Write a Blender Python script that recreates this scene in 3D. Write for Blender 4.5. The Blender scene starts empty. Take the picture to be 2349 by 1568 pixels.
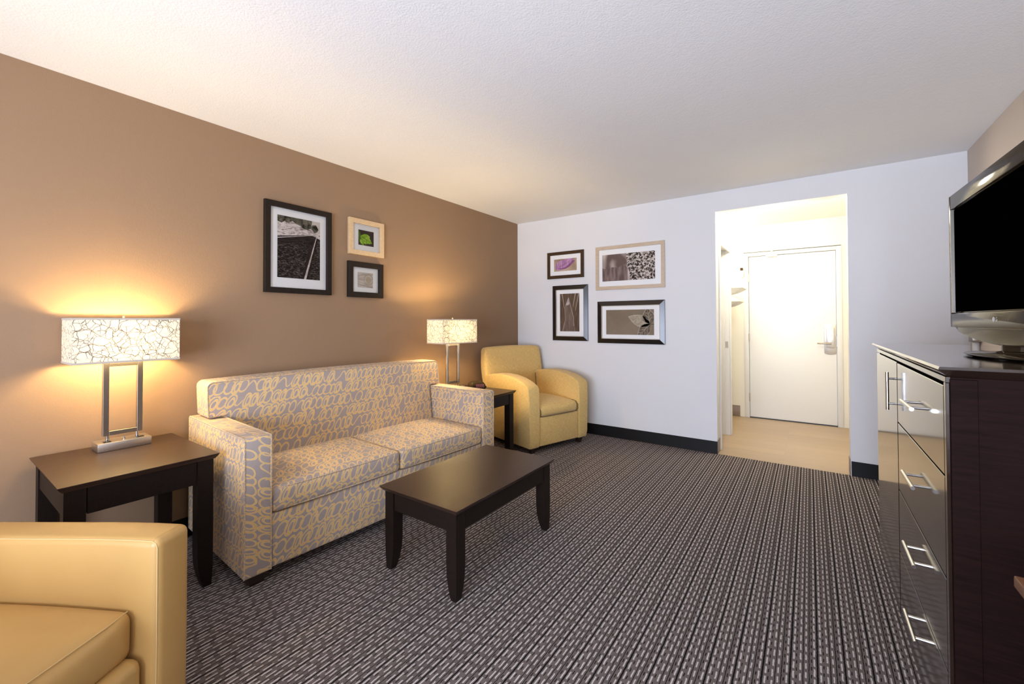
import bpy, bmesh, math, random
from mathutils import Vector, Matrix
random.seed(7)
S = bpy.context.scene
COL = S.collection
PI = math.pi

# ------------------------------------------------------------------ helpers: objects
def thing(name, label, cat, loc=(0, 0, 0), rz=0.0, group=None):
    o = bpy.data.objects.new(name, None)
    COL.objects.link(o)
    o.empty_display_size = 0.1
    o.location = loc
    o.rotation_euler = (0, 0, rz)
    o['label'] = label
    o['category'] = cat
    if group:
        o['group'] = group
    return o

class MB:
    """collects shapes in one bmesh, each face with a material slot and a uv mode"""
    def __init__(self):
        self.bm = bmesh.new()
        self.um = self.bm.faces.layers.int.new('um')
    def merge(self, b, mat=0, um=0, M=None):
        if M is not None:
            bmesh.ops.transform(b, matrix=M, verts=b.verts)
        me = bpy.data.meshes.new('tmp')
        b.to_mesh(me); b.free()
        n0 = len(self.bm.faces)
        self.bm.from_mesh(me)
        bpy.data.meshes.remove(me)
        self.bm.faces.ensure_lookup_table()
        for f in self.bm.faces[n0:]:
            f.material_index = mat
            f[self.um] = um
        return self
    def box(self, lo, hi, bev=0.0, seg=2, mat=0, um=0, M=None, edges=None):
        b = bmesh.new()
        bmesh.ops.create_cube(b, size=1)
        for v in b.verts:
            v.co = Vector([lo[i] + (v.co[i] + .5) * (hi[i] - lo[i]) for i in range(3)])
        if bev > 0:
            es = [e for e in b.edges if edges is None or edges(e)]
            bmesh.ops.bevel(b, geom=es, offset=bev, segments=seg, affect='EDGES', profile=.5)
        return self.merge(b, mat, um, M)
    def hexa(self, pts, bev=0.0, seg=2, mat=0, um=0, M=None):
        """8 points: bottom ring 0-3 and top ring 4-7, both counter-clockwise seen from above"""
        b = bmesh.new()
        v = [b.verts.new(p) for p in pts]
        for f in ((3, 2, 1, 0), (4, 5, 6, 7), (0, 1, 5, 4), (1, 2, 6, 5), (2, 3, 7, 6), (3, 0, 4, 7)):
            b.faces.new([v[i] for i in f])
        if bev > 0:
            bmesh.ops.bevel(b, geom=list(b.edges), offset=bev, segments=seg, affect='EDGES', profile=.5)
        return self.merge(b, mat, um, M)
    def prism(self, poly, a, c, axis='y', bev=0.0, seg=2, mat=0, um=0, M=None, fn=None):
        """polygon extruded along an axis from a to c"""
        def P(p, t):
            if axis == 'y': return (p[0], t, p[1])
            if axis == 'x': return (t, p[0], p[1])
            return (p[0], p[1], t)
        b = bmesh.new()
        A = [b.verts.new(P(p, a)) for p in poly]
        C = [b.verts.new(P(p, c)) for p in poly]
        n = len(poly)
        b.faces.new(A); b.faces.new(C[::-1])
        for i in range(n):
            b.faces.new((A[i], C[i], C[(i + 1) % n], A[(i + 1) % n]))
        bmesh.ops.recalc_face_normals(b, faces=b.faces)
        if fn:
            for v in b.verts: v.co = Vector(fn(v.co))
        if bev > 0:
            b.normal_update()
            es = [e for e in b.edges if len(e.link_faces) == 2 and e.calc_face_angle(0) > .6]
            bmesh.ops.bevel(b, geom=es, offset=bev, segments=seg, affect='EDGES', profile=.5)
        return self.merge(b, mat, um, M)
    def rbox(self, lo, hi, r, n=10, crown=0.0, bulge=0.0, bax=0, fn=None, mat=0, um=0, M=None, uvf=None):
        """soft rounded block; crown lifts the top, bulge pushes the +bax face"""
        lo = Vector(lo); hi = Vector(hi)
        b = bmesh.new()
        bmesh.ops.create_cube(b, size=2)
        bmesh.ops.subdivide_edges(b, edges=b.edges, cuts=n, use_grid_fill=True)
        c = (lo + hi) / 2; h = (hi - lo) / 2
        rr = min(r, min(h) * .999)
        for v in b.verts:
            q = v.co.copy()
            for i in range(3):        # denser towards the edges
                q[i] = math.sin(q[i] * PI / 2) if n > 4 else q[i]
            p = Vector([q[i] * h[i] for i in range(3)])
            inn = Vector([max(-(h[i] - rr), min(h[i] - rr, p[i])) for i in range(3)])
            d = p - inn
            if d.length > 1e-9:
                p = inn + d.normalized() * rr
            u = [p[i] / h[i] for i in range(3)]
            if crown and u[2] > 0:
                p.z += crown * (1 - u[0] ** 2) * (1 - u[1] ** 2) * u[2]
            if bulge and u[bax] > 0:
                o = [i for i in range(3) if i != bax]
                p[bax] += bulge * (1 - u[o[0]] ** 2) * (1 - u[o[1]] ** 2) * u[bax]
            v.co = p + c
            if fn: v.co = Vector(fn(v.co))
        return self.merge(b, mat, um, M)
    def tube(self, pts, r, closed=False, seg=8, mat=0, um=0, M=None, cap=True):
        pts = [Vector(p) for p in pts]
        n = len(pts)
        b = bmesh.new()
        rings = []
        up = None
        for i in range(n):
            if closed: t = (pts[(i + 1) % n] - pts[i - 1])
            else: t = pts[min(i + 1, n - 1)] - pts[max(i - 1, 0)]
            t.normalize()
            if up is None:
                up = Vector((0, 0, 1)) if abs(t.z) < .9 else Vector((1, 0, 0))
            s = t.cross(up)
            if s.length < 1e-6: s = t.cross(Vector((0, 1, 0)))
            s.normalize(); w = s.cross(t).normalized(); up = w
            rr = r[i] if isinstance(r, (list, tuple)) else r
            rings.append([b.verts.new(pts[i] + (s * math.cos(2 * PI * k / seg) + w * math.sin(2 * PI * k / seg)) * rr) for k in range(seg)])
        for i in range(n if closed else n - 1):
            A = rings[i]; B = rings[(i + 1) % n]
            for k in range(seg):
                b.faces.new((A[k], A[(k + 1) % seg], B[(k + 1) % seg], B[k]))
        if cap and not closed:
            b.faces.new(rings[0][::-1]); b.faces.new(rings[-1])
        bmesh.ops.recalc_face_normals(b, faces=b.faces)
        return self.merge(b, mat, um, M)
    def lathe(self, prof, seg=24, mat=0, M=None, sx=1.0, sy=1.0, um=0):
        """profile (r, z) turned round z, with an oval option"""
        b = bmesh.new(); rings = []
        for r, z in prof:
            if r < 1e-6: rings.append([b.verts.new((0, 0, z))])
            else: rings.append([b.verts.new((r * sx * math.cos(2 * PI * k / seg), r * sy * math.sin(2 * PI * k / seg), z)) for k in range(seg)])
        for A, B in zip(rings, rings[1:]):
            for k in range(seg):
                a = [A[k % len(A)], A[(k + 1) % seg % len(A)], B[(k + 1) % seg % len(B)], B[k % len(B)]]
                a2 = []
                for v in a:
                    if v not in a2: a2.append(v)
                if len(a2) > 2: b.faces.new(a2)
        for R in (rings[0], rings[-1]):
            if len(R) > 2: b.faces.new(R)
        bmesh.ops.recalc_face_normals(b, faces=b.faces)
        return self.merge(b, mat, um, M)
    def poly(self, pts, mat=0, um=0, M=None):
        b = bmesh.new()
        b.faces.new([b.verts.new(p) for p in pts])
        return self.merge(b, mat, um, M)
    def frame(self, w, h, fw, d0, d1, mat=0, z0=0.0, lean=0.0):
        """mitred rectangular frame in local xz, front towards -y: outer edge depth d0, inner edge depth d1"""
        b = bmesh.new()
        def ring(dx, y): return [b.verts.new(p) for p in ((-w / 2 + dx, y, -h / 2 + dx), (w / 2 - dx, y, -h / 2 + dx), (w / 2 - dx, y, h / 2 - dx), (-w / 2 + dx, y, h / 2 - dx))]
        R = [ring(0, 0), ring(0, -d0 + .0015), ring(.0015, -d0), ring(fw - .0015, -d1), ring(fw, -d1 + .0015), ring(fw, -.002)]
        for A, B in zip(R, R[1:]):
            for k in range(4): b.faces.new((A[k], A[(k + 1) % 4], B[(k + 1) % 4], B[k]))
        for k in range(4): b.faces.new((R[-1][k], R[-1][(k + 1) % 4], R[0][(k + 1) % 4], R[0][k]))
        bmesh.ops.recalc_face_normals(b, faces=b.faces)
        return self.merge(b, mat)
    def build(self, name, mats, parent=None, label=None, smooth=0.6, uvs=1.0, uvo=(0, 0)):
        bm = self.bm
        uv = bm.loops.layers.uv.new('UVMap')
        um = bm.faces.layers.int['um']
        bm.normal_update()
        for f in bm.faces:
            n = f.normal; m = f[um]
            ax = max(range(3), key=lambda i: abs(n[i]))
            for l in f.loops:
                p = l.vert.co
                if ax == 2: t = (p.y, -p.x)
                elif ax == 0: t = (p.y, p.z)
                else: t = (p.x, p.z)
                if m == 1: t = (t[1], -t[0])
                l[uv].uv = (t[0] * uvs + uvo[0], t[1] * uvs + uvo[1])
        me = bpy.data.meshes.new(name)
        bm.to_mesh(me); bm.free()
        if not isinstance(mats, (list, tuple)): mats = [mats]
        for m in mats: me.materials.append(m)
        if smooth:
            for p in me.polygons: p.use_smooth = True
            me.set_sharp_from_angle(angle=smooth)
        o = bpy.data.objects.new(name, me)
        COL.objects.link(o)
        if parent is not None: o.parent = parent
        if label: o['label'] = label
        return o

def struct(o, label=None):
    o['kind'] = 'structure'
    if label: o['label'] = label
    return o

def tag(o, label, cat, group=None):
    o['label'] = label; o['category'] = cat
    if group: o['group'] = group
    return o

# ------------------------------------------------------------------ helpers: materials
class NT:
    def __init__(self, name):
        self.mat = bpy.data.materials.new(name)
        self.mat.use_nodes = True
        self.t = self.mat.node_tree
        self.t.nodes.clear()
        self.out = self.t.nodes.new('ShaderNodeOutputMaterial')
    def n(self, typ, ins=None, **kw):
        nd = self.t.nodes.new(typ)
        for k, v in kw.items(): setattr(nd, k, v)
        for k, v in (ins or {}).items(): self.set(nd.inputs[k], v)
        return nd
    def set(self, sock, v):
        if isinstance(v, bpy.types.NodeSocket): self.t.links.new(v, sock)
        elif isinstance(v, bpy.types.Node): self.t.links.new(v.outputs[0], sock)
        else:
            if hasattr(sock.default_value, '__len__') and not hasattr(v, '__len__'): v = [v] * len(sock.default_value)
            if hasattr(v, '__len__') and len(v) == 3 and len(sock.default_value) == 4: v = (*v, 1)
            sock.default_value = v
    def m(self, op, a, b=None, c=None, clamp=False):
        nd = self.t.nodes.new('ShaderNodeMath'); nd.operation = op; nd.use_clamp = clamp
        for i, v in enumerate((a, b, c)):
            if v is not None: self.set(nd.inputs[i], v)
        return nd.outputs[0]
    def step(self, x, e0, e1):
        """1 below e0, 0 above e1"""
        nd = self.n('ShaderNodeMapRange', {'Value': x, 'From Min': e0, 'From Max': e1, 'To Min': 1.0, 'To Max': 0.0})
        return nd.outputs[0]
    def mix(self, f, a, b):
        nd = self.n('ShaderNodeMix', data_type='RGBA')
        self.set(nd.inputs[0], f); self.set(nd.inputs[6], a); self.set(nd.inputs[7], b)
        return nd.outputs[2]
    def noise(self, vec, scale, detail=2.0, rough=.5, out=0):
        nd = self.n('ShaderNodeTexNoise', {'Scale': scale, 'Detail': detail, 'Roughness': rough})
        if vec is not None: self.set(nd.inputs['Vector'], vec)
        return nd.outputs[out]
    def coord(self, which='Object'):
        return self.n('ShaderNodeTexCoord').outputs[which]
    def scaled(self, vec, s):
        nd = self.n('ShaderNodeMapping', {'Scale': s}); self.set(nd.inputs['Vector'], vec)
        return nd.outputs[0]
    def bump(self, h, strength, dist=.002):
        nd = self.n('ShaderNodeBump', {'Strength': strength, 'Distance': dist}); self.set(nd.inputs['Height'], h)
        return nd.outputs[0]
    def bsdf(self, col, rough=.5, metal=0.0, spec=.5, normal=None, coat=0.0, coat_r=.1, sheen=0.0):
        nd = self.n('ShaderNodeBsdfPrincipled')
        self.set(nd.inputs['Base Color'], col); self.set(nd.inputs['Roughness'], rough); self.set(nd.inputs['Metallic'], metal)
        nd.inputs['Specular IOR Level'].default_value = spec
        nd.inputs['Coat Weight'].default_value = coat; nd.inputs['Coat Roughness'].default_value = coat_r
        nd.inputs['Sheen Weight'].default_value = sheen
        if normal is not None: self.set(nd.inputs['Normal'], normal)
        return nd.outputs[0]
    def end(self, sh):
        self.t.links.new(sh, self.out.inputs['Surface'])
        return self.mat

def srgb(r, g, b):
    f = lambda c: (c / 255 / 12.92) if c / 255 <= .04045 else ((c / 255 + .055) / 1.055) ** 2.4
    return (f(r), f(g), f(b))

def plain(name, col, rough=.5, metal=0.0, spec=.5, coat=0.0, coat_r=.1, var=.06, vs=40, bump=0.0, bs=300):
    t = NT(name); o = t.coord()
    n = t.noise(o, vs, 3)
    c = t.mix(n, tuple(x * (1 - var) for x in col), tuple(min(1, x * (1 + var)) for x in col))
    nm = t.bump(t.noise(o, bs, 2), bump) if bump else None
    return t.end(t.bsdf(c, rough, metal, spec, nm, coat, coat_r))

def paint(name, col, scale=170, strength=.25, rough=.75, dist=.003):
    t = NT(name); o = t.coord()
    a = t.noise(o, scale, 3, .55); b = t.noise(o, scale * .35, 2)
    h = t.m('ADD', a, t.m('MULTIPLY', b, .6))
    c = t.mix(t.noise(o, 3, 2), tuple(x * .985 for x in col), tuple(min(1, x * 1.015) for x in col))
    return t.end(t.bsdf(c, rough, 0, .3, t.bump(h, strength, dist)))

def wood(name, c0, c1, rough=.3, axis=(2, 30, 30), coat=.3, coat_r=.15, scale=1.0, spec=.5):
    t = NT(name); o = t.coord()
    v = t.scaled(o, tuple(a * scale for a in axis))
    n = t.noise(v, 3, 6, .6); n2 = t.noise(v, 11, 3)
    f = t.m('ADD', t.m('MULTIPLY', n, .75), t.m('MULTIPLY', n2, .25))
    f = t.n('ShaderNodeMapRange', {'Value': f, 'From Min': .35, 'From Max': .65}).outputs[0]
    return t.end(t.bsdf(t.mix(f, c0, c1), rough, 0, spec, t.bump(n2, .03, .001), coat, coat_r))

M = {}
M['taupe'] = paint('taupe_wall_paint', (.305, .193, .112), 190, .22)
M['white_wall'] = paint('white_wall_paint', (.80, .79, .785), 190, .12)
M['hall_wall'] = paint('cream_hall_paint', (.86, .82, .72), 190, .1)
M['ceiling'] = paint('textured_ceiling', (.91, .90, .885), 120, .40, .9, .004)
M['right_wall'] = paint('beige_right_wall_paint', (.60, .52, .45), 190, .15)
M['espresso'] = wood('espresso_wood', (.008, .005, .0035), (.016, .009, .006), .45, (3, 40, 40), .0, .22, spec=.18)
M['espresso_top'] = wood('espresso_table_top_sheen', (.032, .016, .0095), (.052, .027, .016), .36, (30, 3, 30), .12, .3, spec=.35)  # same dark wood, coloured browner to carry the reflected sheen of the tops
M['cab_side'] = wood('dark_mahogany_side', (.007, .0028, .0022), (.015, .0055, .0045), .6, (3, 3, 40), .0, .3, spec=.05)
M['cab_front'] = wood('dark_lacquer_front', (.016, .009, .006), (.026, .014, .009), .12, (3, 40, 3), .7, .09)
M['gap_black'] = plain('black_gap', (.004, .004, .004), .8)
M['desk'] = wood('brown_desk_top', (.20, .085, .04), (.28, .125, .06), .3, (30, 3, 30), .4, .2)
M['foot'] = wood('dark_wood_foot', (.02, .009, .006), (.035, .015, .01), .35, (30, 30, 3))
M['steel'] = plain('brushed_steel', (.40, .355, .30), .34, 1.0, vs=200)
M['steel_satin'] = plain('satin_nickel', (.66, .62, .56), .38, 1.0, vs=200)
M['chrome'] = plain('chrome', (.56, .54, .52), .16, 1.0)
M['black_plastic'] = plain('black_plastic', (.012, .012, .012), .35)
M['piano'] = plain('gloss_black_bezel', (.040, .026, .014), .10, 0, .05, .0, .03, bump=0)
[n for n in M['piano'].node_tree.nodes if n.type == 'BSDF_PRINCIPLED'][0].inputs['Specular Tint'].default_value = (.72, .56, .38, 1)
M['screen'] = plain('dark_screen', (.0006, .0006, .0007), .9, 0, .0, var=0)
M['grey_ink'] = plain('light_grey_mark', (.55, .55, .56), .4)
M['white_door'] = plain('white_door_paint', (.87, .86, .83), .4, var=.01)
M['white_trim'] = plain('white_trim_paint', (.78, .76, .72), .35, var=.01)
M['cove'] = plain('black_vinyl_cove', (.007, .006, .006), .5, 0, .15, bump=.05)
M['hall_base'] = plain('taupe_baseboard', (.27, .20, .15), .4)
M['linen'] = plain('white_linen', (.85, .84, .80), .9, bump=.1)
M['mat_board'] = plain('white_mat_board', (.86, .84, .81), .9, var=.01, vs=300)
M['black_frame'] = wood('black_brown_frame', (.012, .008, .005), (.020, .012, .008), .55, (20, 20, 20), .0, .25, spec=.2)
M['gloss_frame'] = wood('gloss_black_frame', (.012, .009, .008), (.02, .014, .012), .22, (20, 20, 20), .0, .25, spec=.6)
M['brown_frame'] = wood('dark_brown_frame', (.05, .027, .012), (.075, .04, .018), .5, (20, 20, 20), .0, .3, spec=.2)
M['oak_frame'] = wood('pale_oak_frame', (.58, .40, .21), (.66, .47, .27), .45, (20, 4, 20), .2, .3)
M['ash_frame'] = wood('pale_ash_frame', (.55, .42, .29), (.63, .50, .36), .45, (4, 20, 20), .2, .3)
M['silver_lip'] = plain('silver_lip', (.8, .76, .68), .35, 1.0)
M['display'] = plain('dull_red_display', (.22, .07, .07), .25)
M['thread'] = plain('cream_thread', (.62, .42, .18), .8)
M['dark_welt'] = plain('dark_welt', (.16, .11, .055), .9)

def glass_mat():
    t = NT('picture_glass')
    fr = t.n('ShaderNodeFresnel', {'IOR': 1.18})
    a = t.n('ShaderNodeBsdfTransparent'); g = t.n('ShaderNodeBsdfGlossy', {'Roughness': .03})
    mx = t.n('ShaderNodeMixShader', {0: fr.outputs[0], 1: a.outputs[0], 2: g.outputs[0]})
    return t.end(mx.outputs[0])
M['glass'] = glass_mat()

def window_glass():
    t = NT('window_glass')
    a = t.n('ShaderNodeBsdfTransparent'); g = t.n('ShaderNodeBsdfGlossy', {'Roughness': .02})
    mx = t.n('ShaderNodeMixShader', {0: .06, 1: a.outputs[0], 2: g.outputs[0]})
    return t.end(mx.outputs[0])
M['window_glass'] = window_glass()

def carpet():
    t = NT('striped_carpet'); o = t.coord()
    sep = t.n('ShaderNodeSeparateXYZ'); t.set(sep.inputs[0], o)
    x, y = sep.outputs[0], sep.outputs[1]
    wob = t.m('MULTIPLY', t.m('SUBTRACT', t.noise(o, 55, 2), .5), .0045)
    x = t.m('ADD', x, wob)
    P = .080
    xs = t.m('ADD', t.m('DIVIDE', x, P), 100.0)
    fx = t.m('FRACT', xs); cell = t.m('FLOOR', xs)
    fine = t.n('ShaderNodeMapRange', {'Value': t.noise(o, 520, 3, .75), 'From Min': .3, 'From Max': .7}).outputs[0]
    col = t.mix(t.m('MULTIPLY', fine, 1.0), (.080, .063, .057), (.245, .198, .180))
    # (centre, half width, dash period, duty, phase, kind)   kind: white or black
    L = [(.12, .034, .061, .72, .0, 1), (.225, .022, .047, .46, .3, 0), (.37, .031, .067, .66, .45, 1),
         (.47, .018, 0, 1, 0, 0), (.575, .029, .058, .62, .2, 1), (.69, .018, 0, 1, 0, 0), (.78, .022, .05, .42, .6, 0),
         (.885, .032, .064, .74, .7, 1), (.0, .038, 0, 1, 0, 0), (1.0, .038, 0, 1, 0, 0)]
    rough_edge = t.m('MULTIPLY', t.m('SUBTRACT', t.noise(o, 380, 3, .7), .5), .050)
    for c, w, per, duty, ph, white in L:
        d = t.m('ADD', t.m('ABSOLUTE', t.m('SUBTRACT', fx, c)), rough_edge)
        mk = t.step(d, w * .55, w * 1.30)
        if per:
            yy = t.m('ADD', t.m('ADD', t.m('DIVIDE', y, per * .82), 200.0 + ph), t.m('MULTIPLY', cell, .37))
            fy = t.m('FRACT', yy)
            dy = t.m('ABSOLUTE', t.m('SUBTRACT', fy, .5))
            mk = t.m('MULTIPLY', mk, t.step(dy, duty / 2 - .03, duty / 2 + .03))
        cc = t.mix(fine, (.40, .35, .33), (.88, .80, .77)) if white else (.0055, .0045, .0045)
        col = t.mix(mk, col, cc)
    return t.end(t.bsdf(col, .95, 0, .1, t.bump(fine, .6, .003)))
M['carpet'] = carpet()

def vinyl():
    t = NT('pale_vinyl_plank'); o = t.coord()
    br = t.n('ShaderNodeTexBrick', {'Scale': 1.0, 'Mortar Size': .0012, 'Brick Width': 1.1, 'Row Height': .15,
                                    'Color1': (.36, .25, .145, 1), 'Color2': (.47, .34, .21, 1), 'Mortar': (.25, .17, .10, 1)})
    t.set(br.inputs['Vector'], o)
    v = t.scaled(o, (2, 26, 1)); n = t.noise(v, 3, 5, .6)
    c = t.mix(t.m('MULTIPLY', n, .55), br.outputs[0], (.60, .45, .29))
    return t.end(t.bsdf(c, .32, 0, .5, t.bump(n, .05, .001)))
M['vinyl'] = vinyl()

def scribble():
    """rows of slanted, overlapping pen loops in gold on grey-taupe cloth"""
    t = NT('looped_scribble_fabric')
    uv = t.coord('UV')
    d2 = t.n('ShaderNodeTexNoise', {'Scale': 9.0, 'Detail': 1.0}); t.set(d2.inputs['Vector'], uv)
    dv = t.n('ShaderNodeVectorMath', operation='SUBTRACT'); t.set(dv.inputs[0], d2.outputs['Color']); dv.inputs[1].default_value = (.5, .5, .5)
    ds = t.n('ShaderNodeVectorMath', operation='SCALE'); t.set(ds.inputs[0], dv.outputs[0]); ds.inputs['Scale'].default_value = .026
    ad = t.n('ShaderNodeVectorMath', operation='ADD'); t.set(ad.inputs[0], uv); t.set(ad.inputs[1], ds.outputs[0])
    sep = t.n('ShaderNodeSeparateXYZ'); t.set(sep.inputs[0], ad.outputs[0])
    u, v = sep.outputs[0], sep.outputs[1]
    R = .080; s = .041
    vr = t.m('ADD', t.m('DIVIDE', v, R), 50.37)
    row = t.m('FLOOR', vr)
    vv = t.m('MULTIPLY', t.m('SUBTRACT', t.m('FRACT', vr), .5), R)
    rs = t.n('ShaderNodeTexWhiteNoise', noise_dimensions='1D'); t.set(rs.inputs['W'], row)
    ush = t.m('ADD', t.m('SUBTRACT', u, t.m('MULTIPLY', vv, .42)), t.m('MULTIPLY', rs.outputs[0], 3.1))
    uc = t.m('ADD', t.m('DIVIDE', ush, s), 80.0)
    cell0 = t.m('FLOOR', uc)
    dmin = None
    for k in (-1, 0, 1):
        c = t.m('ADD', cell0, float(k))
        cv = t.n('ShaderNodeCombineXYZ'); t.set(cv.inputs[0], c); t.set(cv.inputs[1], row)
        wn = t.n('ShaderNodeTexWhiteNoise', noise_dimensions='2D'); t.set(wn.inputs['Vector'], cv.outputs[0])
        sc = t.n('ShaderNodeSeparateColor'); t.set(sc.inputs[0], wn.outputs['Color'])
        h1, h2, h3 = sc.outputs[0], sc.outputs[1], sc.outputs[2]
        cx = t.m('ADD', c, t.m('ADD', .32, t.m('MULTIPLY', h1, .36)))
        rx = t.m('ADD', .0165, t.m('MULTIPLY', h2, .0105))
        ry = t.m('ADD', .0310, t.m('MULTIPLY', h3, .0075))
        cy = t.m('MULTIPLY', t.m('SUBTRACT', h2, .5), .005)
        ex = t.m('DIVIDE', t.m('MULTIPLY', t.m('SUBTRACT', uc, cx), s), rx)
        ey = t.m('DIVIDE', t.m('SUBTRACT', vv, cy), ry)
        rr = t.m('SQRT', t.m('ADD', t.m('MULTIPLY', ex, ex), t.m('MULTIPLY', ey, ey)))
        d = t.m('MULTIPLY', t.m('ABSOLUTE', t.m('SUBTRACT', rr, 1.0)), t.m('ADD', rx, .003))
        # some loops are left out so that the line dips like an n or a v
        d = t.m('ADD', d, t.m('MULTIPLY', t.m('GREATER_THAN', h1, .84), .02))
        if k == 0:
            gap = t.m('GREATER_THAN', h1, .84)
            # a smaller second loop inside some of the big ones
            ex2 = t.m('DIVIDE', t.m('SUBTRACT', t.m('MULTIPLY', t.m('SUBTRACT', uc, cx), s), .004), t.m('MULTIPLY', rx, .50))
            ey2 = t.m('DIVIDE', t.m('ADD', vv, .005), t.m('MULTIPLY', ry, .66))
            r2 = t.m('SQRT', t.m('ADD', t.m('MULTIPLY', ex2, ex2), t.m('MULTIPLY', ey2, ey2)))
            din = t.m('ADD', t.m('MULTIPLY', t.m('ABSOLUTE', t.m('SUBTRACT', r2, 1.0)), .011), t.m('MULTIPLY', t.m('LESS_THAN', h3, .52), .02))
            din = t.m('ADD', din, .0008)
        dmin = d if dmin is None else t.m('MINIMUM', dmin, d)
    dmin = t.m('MINIMUM', dmin, t.m('ADD', din, t.m('MULTIPLY', gap, .02)))
    ph = t.m('MULTIPLY', uc, PI)
    sv = t.m('MULTIPLY', t.m('SINE', ph), .027)
    slope = t.m('ADD', 1.0, t.m('MULTIPLY', t.m('ABSOLUTE', t.m('COSINE', ph)), 1.3))
    dc = t.m('DIVIDE', t.m('ABSOLUTE', t.m('SUBTRACT', vv, sv)), slope)
    dmin = t.m('MINIMUM', dmin, t.m('ADD', t.m('ADD', dc, .0006), t.m('MULTIPLY', t.m('SUBTRACT', 1.0, gap), .02)))
    edge = t.step(dmin, .0033, .0040)
    core = t.step(dmin, .0022, .0029)
    weave = t.noise(t.scaled(uv, (500, 60, 1)), 1, 1)
    bg = t.mix(weave, srgb(152, 138, 130), srgb(176, 161, 153))
    col = t.mix(edge, bg, srgb(226, 202, 160))
    col = t.mix(core, col, srgb(222, 181, 116))
    return t.end(t.bsdf(col, .75, 0, .25, t.bump(t.noise(t.scaled(uv, (900, 900, 1)), 1, 1), .15, .001), 0, .1, .15))
M['scribble'] = scribble()

def weave(name, c0, c1, sc=260, rough=.9, b=.35):
    t = NT(name); o = t.coord('UV')
    a = t.noise(t.scaled(o, (sc, sc * .12, 1)), 1, 2); c = t.noise(t.scaled(o, (sc * .12, sc, 1)), 1, 2)
    f = t.m('MULTIPLY', t.m('ADD', a, c), .5)
    f = t.n('ShaderNodeMapRange', {'Value': f, 'From Min': .36, 'From Max': .64}).outputs[0]
    return t.end(t.bsdf(t.mix(f, c0, c1), rough, 0, .2, t.bump(f, b, .001), 0, .1, .2))
M['gold_fabric'] = weave('gold_tweed_fabric', (.60, .39, .12), (.80, .56, .22))

def leather():
    t = NT('tan_gold_leather'); o = t.coord()
    n = t.noise(o, 420, 3, .6); l = t.noise(o, 5, 3)
    return t.end(t.bsdf(t.mix(l, (.49, .285, .088), (.56, .335, .112)), .40, 0, .45, t.bump(n, .10, .001)))
M['leather'] = leather()

def shade_mat():
    t = NT('crackle_lampshade'); uv = t.coord('UV')
    d2 = t.n('ShaderNodeTexNoise', {'Scale': 22.0, 'Detail': 2.0}); t.set(d2.inputs['Vector'], uv)
    ds = t.n('ShaderNodeVectorMath', operation='SCALE'); t.set(ds.inputs[0], d2.outputs['Color']); ds.inputs['Scale'].default_value = .03
    ad = t.n('ShaderNodeVectorMath', operation='ADD'); t.set(ad.inputs[0], uv); t.set(ad.inputs[1], ds.outputs[0])
    line = None
    for sc, w in ((15, .020), (23, .028), (34, .038)):
        vo = t.n('ShaderNodeTexVoronoi', {'Scale': sc, 'Randomness': 1.0}, feature='DISTANCE_TO_EDGE', voronoi_dimensions='2D')
        t.set(vo.inputs['Vector'], ad.outputs[0])
        gate = t.noise(uv, sc * .45, 1)
        m = t.m('MULTIPLY', t.step(vo.outputs[0], w * .45, w), t.step(gate, .52, .66))
        line = m if line is None else t.m('MAXIMUM', line, m)
    c = t.mix(line, (.80, .76, .66), (.15, .12, .085))
    df = t.n('ShaderNodeBsdfDiffuse', {'Color': c}); tr = t.n('ShaderNodeBsdfTranslucent', {'Color': c})
    mx = t.n('ShaderNodeMixShader', {0: .26, 1: df.outputs[0], 2: tr.outputs[0]})
    return t.end(mx.outputs[0])
M['shade'] = shade_mat()
def shade_trim():
    t = NT('lampshade_trim')
    df = t.n('ShaderNodeBsdfDiffuse', {'Color': (.74, .66, .55, 1)}); tr = t.n('ShaderNodeBsdfTranslucent', {'Color': (.5, .42, .32, 1)})
    mx = t.n('ShaderNodeMixShader', {0: .3, 1: df.outputs[0], 2: tr.outputs[0]})
    return t.end(mx.outputs[0])
M['shade_trim'] = shade_trim()
def emit(name, col, s):
    t = NT(name); e = t.n('ShaderNodeEmission', {'Color': (*col, 1), 'Strength': s})
    return t.end(e.outputs[0])

# ------------------------------------------------------------------ the room
W, H = 3.884, 2.44
YR = -6.3           # rear wall, behind the camera
OX0, OX1, OZ = 2.238, 3.208, 2.254   # opening to the hall
HW = 1.87           # hall end wall

b = MB(); b.box((-.12, YR - .12, -.1), (W + .12, 0, 0)); struct(b.build('floor', M['carpet']), 'dark grey carpet with black stripes and pale dashes')
b = MB(); b.box((1.1, 0, -.1), (3.75, HW + .3, -.001)); struct(b.build('floor_hall', M['vinyl']), 'pale wood plank floor of the entry hall')
b = MB(); b.box((-.12, YR - .12, H), (W + .12, .0, H + .1)); b.box((1.1, .0, H), (W + .12, HW + .3, H + .1)); b.box((-.12, 0, H), (1.1, .12, H + .1))
struct(b.build('ceiling', M['ceiling']), 'off-white textured ceiling')
b = MB(); b.box((-.12, YR, 0), (0, .12, H)); struct(b.build('wall_left', M['taupe']), 'taupe brown accent wall behind the sofa')
b = MB(); b.box((W, YR, 0), (W + .12, .12, H)); struct(b.build('wall_right', M['right_wall']), 'beige wall behind the television')
b = MB()
b.box((0, 0, 0), (OX0, .12, H)); b.box((OX1, 0, 0), (W, .12, H)); b.box((OX0, 0, OZ), (OX1, .12, H))
struct(b.build('wall_back', M['white_wall']), 'white wall with open doorway to the hall')
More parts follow.
